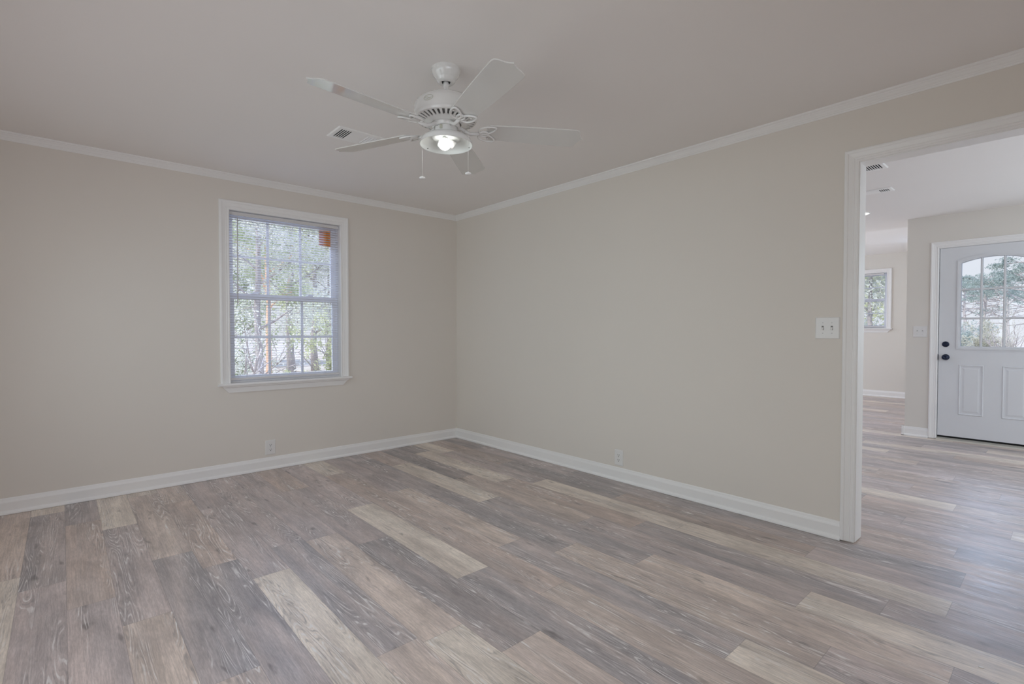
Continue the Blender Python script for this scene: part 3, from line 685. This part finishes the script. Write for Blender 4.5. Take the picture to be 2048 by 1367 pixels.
# motor housing (z relative to the ceiling)
zc = lambda z: z-H
MB().lathe([(0.0135, zc(2.318)), (0.024, zc(2.316)), (0.027, zc(2.304)), (0.060, zc(2.300)), (0.100, zc(2.294)), (0.125, zc(2.286)), (0.142, zc(2.272)), (0.1505, zc(2.255)), (0.1525, zc(2.238)), (0.1525, zc(2.219)), (0.150, zc(2.213)), (0.152, zc(2.2085)), (0.1505, zc(2.202)), (0.147, zc(2.195))], 72).build('motor_housing', FANW, fan)
# vented underside: 34 slots cut through the ring
q = MB(); NS = 34; sub = 4; n = NS*sub
def ring_z(r): return zc(2.195-(0.147-r)/(0.147-0.073)*0.021)
rs = [0.147, 0.139, 0.104, 0.073]
vs = [(r*math.cos(2*PI*i/n), r*math.sin(2*PI*i/n), ring_z(r)) for r in rs for i in range(n)]; fs = []
for j in range(3):
    for i in range(n):
        if j == 1 and i % sub in (0, 1): continue
        k = (i+1) % n; fs.append((j*n+i, j*n+k, (j+1)*n+k, (j+1)*n+i))
q.add(vs, fs)
vs2 = [(x, y, z+0.004) for x, y, z in vs]; q.add(vs2, fs)
sv = MB()
for i in range(n):
    if i % sub == 0:
        for j in (i, (i+2) % n): 
            a, b = vs[n+j], vs[2*n+j]; q.add([a, b, (b[0], b[1], b[2]+0.004), (a[0], a[1], a[2]+0.004)], [(0, 1, 2, 3)])
vr = q.build('vent_ring', FANW, fan)
MB().lathe([(0.144, zc(2.203)), (0.10, zc(2.199)), (0.073, zc(2.199)), (0.073, zc(2.178))], 60).build('motor_core', mat('motor_grey', (0.42, 0.42, 0.41), 0.6, 0.3, var=0.1), fan)
MB().lathe([(0.073, zc(2.182)), (0.0665, zc(2.182)), (0.0665, zc(2.160)), (0.064, zc(2.156)), (0.056, zc(2.156)), (0.0555, zc(2.162)), (0.0535, zc(2.162))], 60).build('flywheel', FANW, fan)
sh = MB().lathe([(0.0535, zc(2.175)), (0.0535, zc(2.128)), (0.050, zc(2.120)), (0.03, zc(2.118))], 48).build('switch_housing', FANW, fan)
a0 = math.radians(-34.4)
def polar(r, a, z): return (r*math.cos(a), r*math.sin(a), z)
MB().box((-0.006, -0.006, -0.009), (0.006, 0.006, 0.009), 0.002).build('reverse_switch', BADGE, sh).location = polar(0.054, a0-0.45, zc(2.146))
# badge: an oval ring with a wave across it
q = MB(); ab = a0-0.56
def on_side(u, v):   # u along the housing, v up
    r = 0.1545; a = ab+u/0.15; zz = zc(2.243)+v; rr = 0.154 if zz < zc(2.24) else 0.1535-(zz-zc(2.24))*0.18-(max(0, zz-zc(2.255)))*0.25; return polar(rr, a, zz)
q.tube([on_side(0.024*math.cos(t_*2*PI/32), 0.0125*math.sin(t_*2*PI/32)) for t_ in range(32)], 0.0011, 6, closed=True)
q.tube([on_side(-0.016+0.032*i/12, 0.0045*math.sin(2*PI*i/12)) for i in range(13)], 0.001, 6)
q.tube([on_side(-0.009+0.018*i/8, -0.0065+0.002*math.sin(PI*i/8)) for i in range(9)], 0.0008, 6)
q.build('badge', BADGE, fan)
# blades
def blade_outline():
    P = []; R = 0.665
    rt_ = [(0.196, 0.0), (0.197, 0.034), (0.201, 0.048), (0.210, 0.055)]
    side = [(0.26, 0.0580), (0.36, 0.0625), (0.46, 0.0660), (0.56, 0.0685), (0.62, 0.0695)]
    tip = [(0.642, 0.0685), (0.654, 0.064), (0.661, 0.055), (0.665, 0.044), (0.668, 0.032), (0.672, 0.020), (0.679, 0.009), (0.688, 0.0)]
    h = rt_+side+tip
    return h+[(x, -y) for x, y in reversed(h[1:-1])]
out = blade_outline(); th = 0.0055
mb = MB(); n = len(out); tp = math.tan(math.radians(12.5))
vs = []
for zz, ins in ((-th/2, 0.0012), (-th/2+0.0012, 0), (th/2-0.0012, 0), (th/2, 0.0012)):
    for x, y in out:
        k = 1-ins/0.06; xx = 0.43+(x-0.43)*(1-ins/0.25); vs.append((xx, y*k, zz-y*k*tp))
fs = [tuple(range(n-1, -1, -1)), tuple(3*n+i for i in range(n))]
for L in range(3):
    for i in range(n): j = (i+1) % n; fs.append((L*n+i, L*n+j, (L+1)*n+j, (L+1)*n+i))
mb.add(vs, fs)
blade0 = mb.build('blade', BLADE, fan)
ir = MB(); zi = -0.0095
def ip(x, y): return (x, y, zi-y*tp)
ir.tube([(0.050, 0, 0.012), (0.072, 0, 0.008), (0.095, 0, -0.006), (0.118, 0, -0.014), (0.140, 0, -0.013), (0.160, 0, zi)], [0.010, 0.0095, 0.009, 0.0085, 0.0085, 0.008], 10)
def loop(cx, cy_, a, b, rot, point=0.0):
    L = []
    for i in range(28):
        t_ = 2*PI*i/28; x = a*math.cos(t_); y = b*math.sin(t_)*(1-point*math.cos(t_)); x, y = x*math.cos(rot)-y*math.sin(rot), x*math.sin(rot)+y*math.cos(rot); L.append(ip(cx+x, cy_+y))
    return L
for s_ in (1, -1):
    ir.tube(loop(0.199, s_*0.031, 0.044, 0.024, s_*0.45, 0.25), 0.0046, 8, closed=True)
ir.tube(loop(0.182, 0.0, 0.024, 0.0165, 0, -0.2), 0.0046, 8, closed=True)
for x, y in ((0.205, 0.042), (0.205, -0.042), (0.185, 0.0)): ir.lathe([(0, 0.0005), (0.004, 0.001), (0.005, 0.004)], 10, ip(x, y))
iron0 = ir.build('blade_iron', FANI, blade0)
for k in range(5):
    b_ = blade0 if k == 0 else blade0.copy()
    if k:
        C.objects.link(b_); i_ = iron0.copy(); C.objects.link(i_); i_.parent = b_
    b_.location = (0, 0, zc(2.152)); b_.rotation_euler = (0, 0, math.radians(-13.5+72*k))
# light kit
pan = MB().lathe([(0.050, zc(2.122)), (0.085, zc(2.119)), (0.108, zc(2.111)), (0.120, zc(2.101)), (0.1245, zc(2.090)), (0.1265, zc(2.078)), (0.1275, zc(2.076))], 72).build('light_pan', FANW, fan)
MB().lathe([(0.1275, zc(2.076)), (0.1255, zc(2.0755)), (0.1235, zc(2.078)), (0.1215, zc(2.089)), (0.116, zc(2.098)), (0.104, zc(2.107)), (0.070, zc(2.113)), (0.066, zc(2.106)), (0.058, zc(2.103)), (0.0, zc(2.102))], 72).build('reflector', PANI, pan)
for a in (75, 195, 315):
    q = MB(); a = math.radians(a); q.lathe([(0, -0.001), (0.0018, -0.001), (0.0018, 0.005)], 10, polar(0.1215, a, zc(2.084)), mtx=Matrix.Rotation(a, 4, 'Z') @ Matrix.Rotation(-PI/2, 4, 'Y'))
    q.build('glass_screw', TSLOT, pan)
for k, da in enumerate((-0.25, 2*PI/3-0.25, 4*PI/3-0.25)):
    a = a0+da; rot = Matrix.Rotation(a, 4, 'Z') @ Matrix.Rotation(math.radians(118), 4, 'Y')
    s_ = MB(); s_.lathe([(0.012, -0.004), (0.0185, 0.0), (0.019, 0.030), (0.0175, 0.034), (0.0155, 0.034), (0.0150, 0.012), (0.0, 0.012)], 28, polar(0.012, a, zc(2.094)), mtx=rot)
    so_ = s_.build('socket', CERAM, fan)
    c_ = MB(); c_.lathe([(0.0145, 0.030), (0.0142, 0.010), (0.006, 0.010), (0.006, 0.013), (0.0, 0.013)], 20, polar(0.012, a, zc(2.094)), mtx=rot); c_.build('contact', BRASS, so_)
    if k == 0:
        bl = MB(); bl.lathe([(0.013, 0.016), (0.0135, 0.022), (0.018, 0.030), (0.0255, 0.040), (0.029, 0.052), (0.0285, 0.062), (0.024, 0.073), (0.015, 0.0805), (0.0, 0.0835)], 32, polar(-0.016, a, zc(2.103)), mtx=Matrix.Rotation(a, 4, 'Z') @ Matrix.Rotation(math.radians(125), 4, 'Y')); bl.build('bulb', BULB, fan)
R2 = Vector((0.667, 0.745)); K2 = Vector((0.825, -0.566))
for off, kk, zt, zf, start in ((0.103, 0.080, 2.10, 1.921, 'arc'), (-0.119, -0.062, 2.075, 1.944, 'arc')):
    p = R2*off+K2*kk; e = p.normalized()*0.108
    q = MB(); q.tube([(e.x, e.y, zc(2.108)), (p.x*0.90, p.y*0.90, zc(2.121)), (p.x*0.97, p.y*0.97, zc(2.117)), (p.x, p.y, zc(2.102)), (p.x, p.y, zc(zf))], 0.0011, 6)
    co = q.build('pull_chain', CHAIN, fan)
    f = MB(); f.lathe([(0.0, 0.010), (0.003, 0.010), (0.006, 0.006), (0.0135, 0.003), (0.0148, 0.0), (0.0135, -0.003), (0.008, -0.0045), (0.0, -0.005)], 24, (p.x, p.y, zc(zf)-0.006)); f.build('pull_fob', FOB, co)

# small paint chip on the boards near the doorway
q = MB(); q.box((-0.007, -0.004, 0), (0.007, 0.004, 0.0015), 0.0004); o = q.build('paint_chip', CHIP); o.location = (4.363, -0.878, 0.0005); o.rotation_euler = (0, 0, 0.5)
tag(o, 'tiny white chip lying on the floor near the doorway', 'debris')

# ------------------------------------------------------------------ outdoors
GZ = -0.45
struct('ground', MB().box((-90, -40, GZ-0.2), (60, 110, GZ)), GROUND, 'ground of pale leaf litter outside the windows', 'ground')
struct('porch', MB().box((2.6+0.8, D+0.14, GZ), (6.8, D+2.4, -0.03)), ROAD, 'concrete porch outside the front door', 'porch')
struct('road', MB().box((-60, 50, GZ), (50, 56, GZ+0.02)), ROAD, 'pale road beyond the front yard', 'road')
def leaf_cloud(mb, r, centre, rad, n, size, flat=1.0):
    for _ in range(n):
        while True:
            v = Vector((r.uniform(-1, 1), r.uniform(-1, 1), r.uniform(-1, 1)))
            if v.length <= 1: break
        v = v*(0.45+0.55*r.random()**0.5); p = Vector(centre)+Vector((v.x*rad[0], v.y*rad[1], v.z*rad[2]))
        a = Vector((r.gauss(0, 1), r.gauss(0, 1), r.gauss(0, 1)*flat)).normalized(); b = a.cross(Vector((r.gauss(0, 1), r.gauss(0, 1), r.gauss(0, 1)))).normalized()
        s = size*r.uniform(0.6, 1.4); nrm = a.cross(b)*s*0.18
        mb.add([p-a*s, p+b*s*0.42-nrm, p+a*s, p-b*s*0.42-nrm], [(0, 1, 2), (0, 2, 3)])
def limb(mb, r, p, d, length, rad, depth, tips, bend=0.25):
    pts = [Vector(p)]; d = Vector(d).normalized(); rr = [rad]; n = 5
    for i in range(n):
        d = (d+Vector((r.gauss(0, 1), r.gauss(0, 1), r.gauss(0, 0.6)))*bend*0.35).normalized(); pts.append(pts[-1]+d*length/n); rr.append(rad*(1-0.6*(i+1)/n))
    mb.tube(pts, rr, 6)
    if depth <= 0: tips.append(pts[-1]); tips.append(pts[3]); return
    for k in range(3):
        i = r.choice([2, 3, 4, 5]); q = (d+Vector((r.gauss(0, 1), r.gauss(0, 1), r.gauss(0.2, 0.6)))*0.9).normalized()
        limb(mb, r, pts[i], q, length*0.6, rr[i]*0.65, depth-1, tips, bend)
def tree(name, label, loc, seed, hgt, rad, bark, leafm, cl, nleaf, lsize, group, depth=2, lean=(0, 0), trunk_frac=0.5, fol='foliage', spread=0.30):
    r = random.Random(seed); t = thing(name, label, 'tree', loc, 0, group); tips = []; mb = MB()
    pts = [Vector((0, 0, -0.05))]; rr = [rad*1.25]
    for i in range(1, 7):
        f_ = i/6; pts.append(Vector((lean[0]*f_+r.gauss(0, 0.02)*hgt*0.3, lean[1]*f_+r.gauss(0, 0.02)*hgt*0.3, hgt*0.85*f_))); rr.append(rad*(1-0.65*f_))
    mb.tube(pts, rr, 9)
    nb = 9
    for k in range(nb):
        f_ = trunk_frac+(1-trunk_frac)*k/nb; i = min(5, int(f_*6)); p = pts[i].lerp(pts[i+1], f_*6-i); a = k*2.4+r.random()
        limb(mb, r, p, (math.cos(a), math.sin(a), 0.35+0.5*f_), hgt*spread*(1.25-0.6*f_), rr[i]*0.45, depth-1, tips)
    tips.append(pts[-1]); mb.build('trunk', bark, t)
    if nleaf:
        lf = MB(); per = max(4, nleaf//len(tips))
        for q in tips: leaf_cloud(lf, r, q, cl, per, lsize)
        lf.build(fol, leafm, t)
    return t
def shrub(label, loc, seed, size, n, lsize, leafm, group, bark=BARK, stems=9):
    r = random.Random(seed); t = thing('shrub', label, 'shrub', loc, 0, group); mb = MB(); tips = []
    for k in range(stems):
        a = r.uniform(0, 2*PI); limb(mb, r, (0.1*size[0]*math.cos(a), 0.1*size[1]*math.sin(a), -0.03), (math.cos(a)*size[0]/size[2]*0.8, math.sin(a)*size[1]/size[2]*0.8, 1.0), size[2]*0.85, 0.014*size[2], 1, tips, 0.4)
    mb.build('stems', bark, t)
    if n:
        lf = MB(); per = max(2, int(n*0.6/len(tips)))
        for q in tips: leaf_cloud(lf, r, q, (0.16*size[0]+0.05, 0.16*size[1]+0.05, 0.14*size[2]), per, lsize)
        leaf_cloud(lf, r, (0, 0, size[2]*0.55), (size[0]*0.8, size[1]*0.8, size[2]*0.5), int(n*0.4), lsize); lf.build('foliage', leafm, t)
    return t
g = 'trees outside the left window'
tree('leafy_tree', 'grey trunked tree outside the window behind its left panes', (-4.6, -0.80, GZ), 3, 4.6, 0.075, BARK, PLEAF, (0.34, 0.34, 0.32), 8000, 0.026, g, trunk_frac=0.42, spread=0.17)
tree('leafy_tree', 'slim orange barked tree outside the window left of its middle panes', (-8.3, 0.42, GZ), 4, 5.6, 0.075, OBARK, GLEAF, (0.45, 0.45, 0.38), 8000, 0.032, g, trunk_frac=0.45, spread=0.18)
tree('leafy_tree', 'grey trunked tree outside the window behind its middle panes', (-12.0, 2.2, GZ), 5, 6.6, 0.13, BARK, PLEAF, (0.65, 0.65, 0.55), 11000, 0.045, g, trunk_frac=0.32, spread=0.2)
tree('leafy_tree', 'tree with yellow green leaves outside the window behind its right panes', (-16.5, 4.6, GZ), 6, 7.4, 0.14, BARK, YLEAF, (0.85, 0.85, 0.65), 11000, 0.06, g, trunk_frac=0.25, spread=0.2)
tree('leafy_tree', 'farthest green tree seen through the left panes of the blinded window', (-22.5, 2.6, GZ), 7, 9.0, 0.16, BARK, GLEAF, (1.1, 1.1, 0.9), 10000, 0.085, g, trunk_frac=0.15, spread=0.2)
tree('leafy_tree', 'farthest pale tree seen through the right panes of the blinded window', (-27.5, 9.6, GZ), 8, 9.5, 0.16, BARK, PLEAF, (1.1, 1.1, 0.9), 10000, 0.085, g, trunk_frac=0.15, spread=0.2)
g = 'shrubs outside the left window'
shrub('pale leaved shrub outside the window behind the lower left pane', (-3.0, -1.45, GZ), 12, (0.24, 0.24, 1.7), 1900, 0.024, PLEAF, g)
shrub('green shrub outside the window behind the lower middle pane', (-7.0, -0.5, GZ), 13, (0.16, 0.16, 1.7), 2200, 0.026, GLEAF, g)
shrub('yellow green shrub outside the window behind the lower right pane', (-5.5, 0.9, GZ), 14, (0.3, 0.3, 1.75), 3400, 0.035, YLEAF, g)
# beyond the front door
g = 'pines beyond the front yard'
def pine(label, loc, seed, hgt, rad, spread, n, cf, lean=(0, 0)):
    r = random.Random(seed); t = thing('pine_tree', label, 'tree', loc, 0, g); mb = MB(); tips = []
    pts = []; rr = []
    for i in range(8):
        f_ = i/7; pts.append(Vector((lean[0]*f_+r.gauss(0, 0.04), lean[1]*f_, -0.05+hgt*0.95*f_))); rr.append(rad*(1-0.7*f_))
    mb.tube(pts, rr, 8); bare = []
    for k in range(18):
        f_ = cf-0.25+(0.98-cf+0.25)*k/18; i = min(6, int(f_*7)); p = pts[i].lerp(pts[i+1], f_*7-i); a = k*2.4+r.random()*0.6
        limb(mb, r, p, (math.cos(a), math.sin(a), 0.05+0.22*f_), spread*(1.15-0.6*max(0, (f_-cf)/(1-cf))**1.5), rad*0.32, 1, tips if f_ > cf else bare, 0.35)
    tips.append(pts[-1]); mb.build('trunk', PBARK, t)
    lf = MB(); per = max(4, n//len(tips))
    for q in tips: leaf_cloud(lf, r, q, (0.45, 0.45, 0.20), per, 0.062, 0.5)
    lf.build('foliage', NEEDLE, t); return t
pine('pine seen through the left column of door panes', (0.25, 46.0, GZ), 21, 5.9, 0.15, 1.5, 4200, 0.72)
pine('forked pine seen through the middle column of door panes', (1.55, 40.5, GZ), 22, 4.6, 0.12, 1.3, 2400, 0.72, (0.3, 0))
pine('tallest pine seen through the rightmost visible door panes', (3.15, 36.0, GZ), 23, 6.0, 0.14, 1.6, 5000, 0.62)
pine('distant low pine at the left edge of the door glass', (-2.4, 60.0, GZ), 24, 6.6, 0.16, 1.8, 3600, 0.7)
pine('distant pine between the first two door panes', (0.2, 66.0, GZ), 25, 7.2, 0.16, 1.9, 3600, 0.7)
g2 = 'shrubs beyond the front yard'
shrub('blue green shrub low in the left door pane', (-0.05, 38.0, GZ), 31, (1.0, 0.8, 1.8), 3600, 0.055, TEAL, g2)
shrub('olive shrub low in the middle door pane', (1.5, 32.0, GZ), 32, (0.7, 0.7, 1.7), 3400, 0.05, OLIVE, g2)
shrub('bare twiggy shrub low in the right door pane', (2.6, 28.0, GZ), 33, (0.6, 0.6, 1.8), 900, 0.03, OLIVE, g2, stems=22)
# beyond the far room window
g = 'trees outside the far room window'
tree('leafy_tree', 'pale tree outside the far room window', (1.0, 12.6, GZ), 41, 4.6, 0.08, BARK, PLEAF, (0.6, 0.6, 0.55), 11000, 0.05, g, trunk_frac=0.2, spread=0.22)
tree('leafy_tree', 'yellow green tree beyond the far room window', (-0.9, 18.5, GZ), 42, 5.6, 0.1, BARK, YLEAF, (0.8, 0.8, 0.7), 8000, 0.07, g, trunk_frac=0.2, spread=0.22)
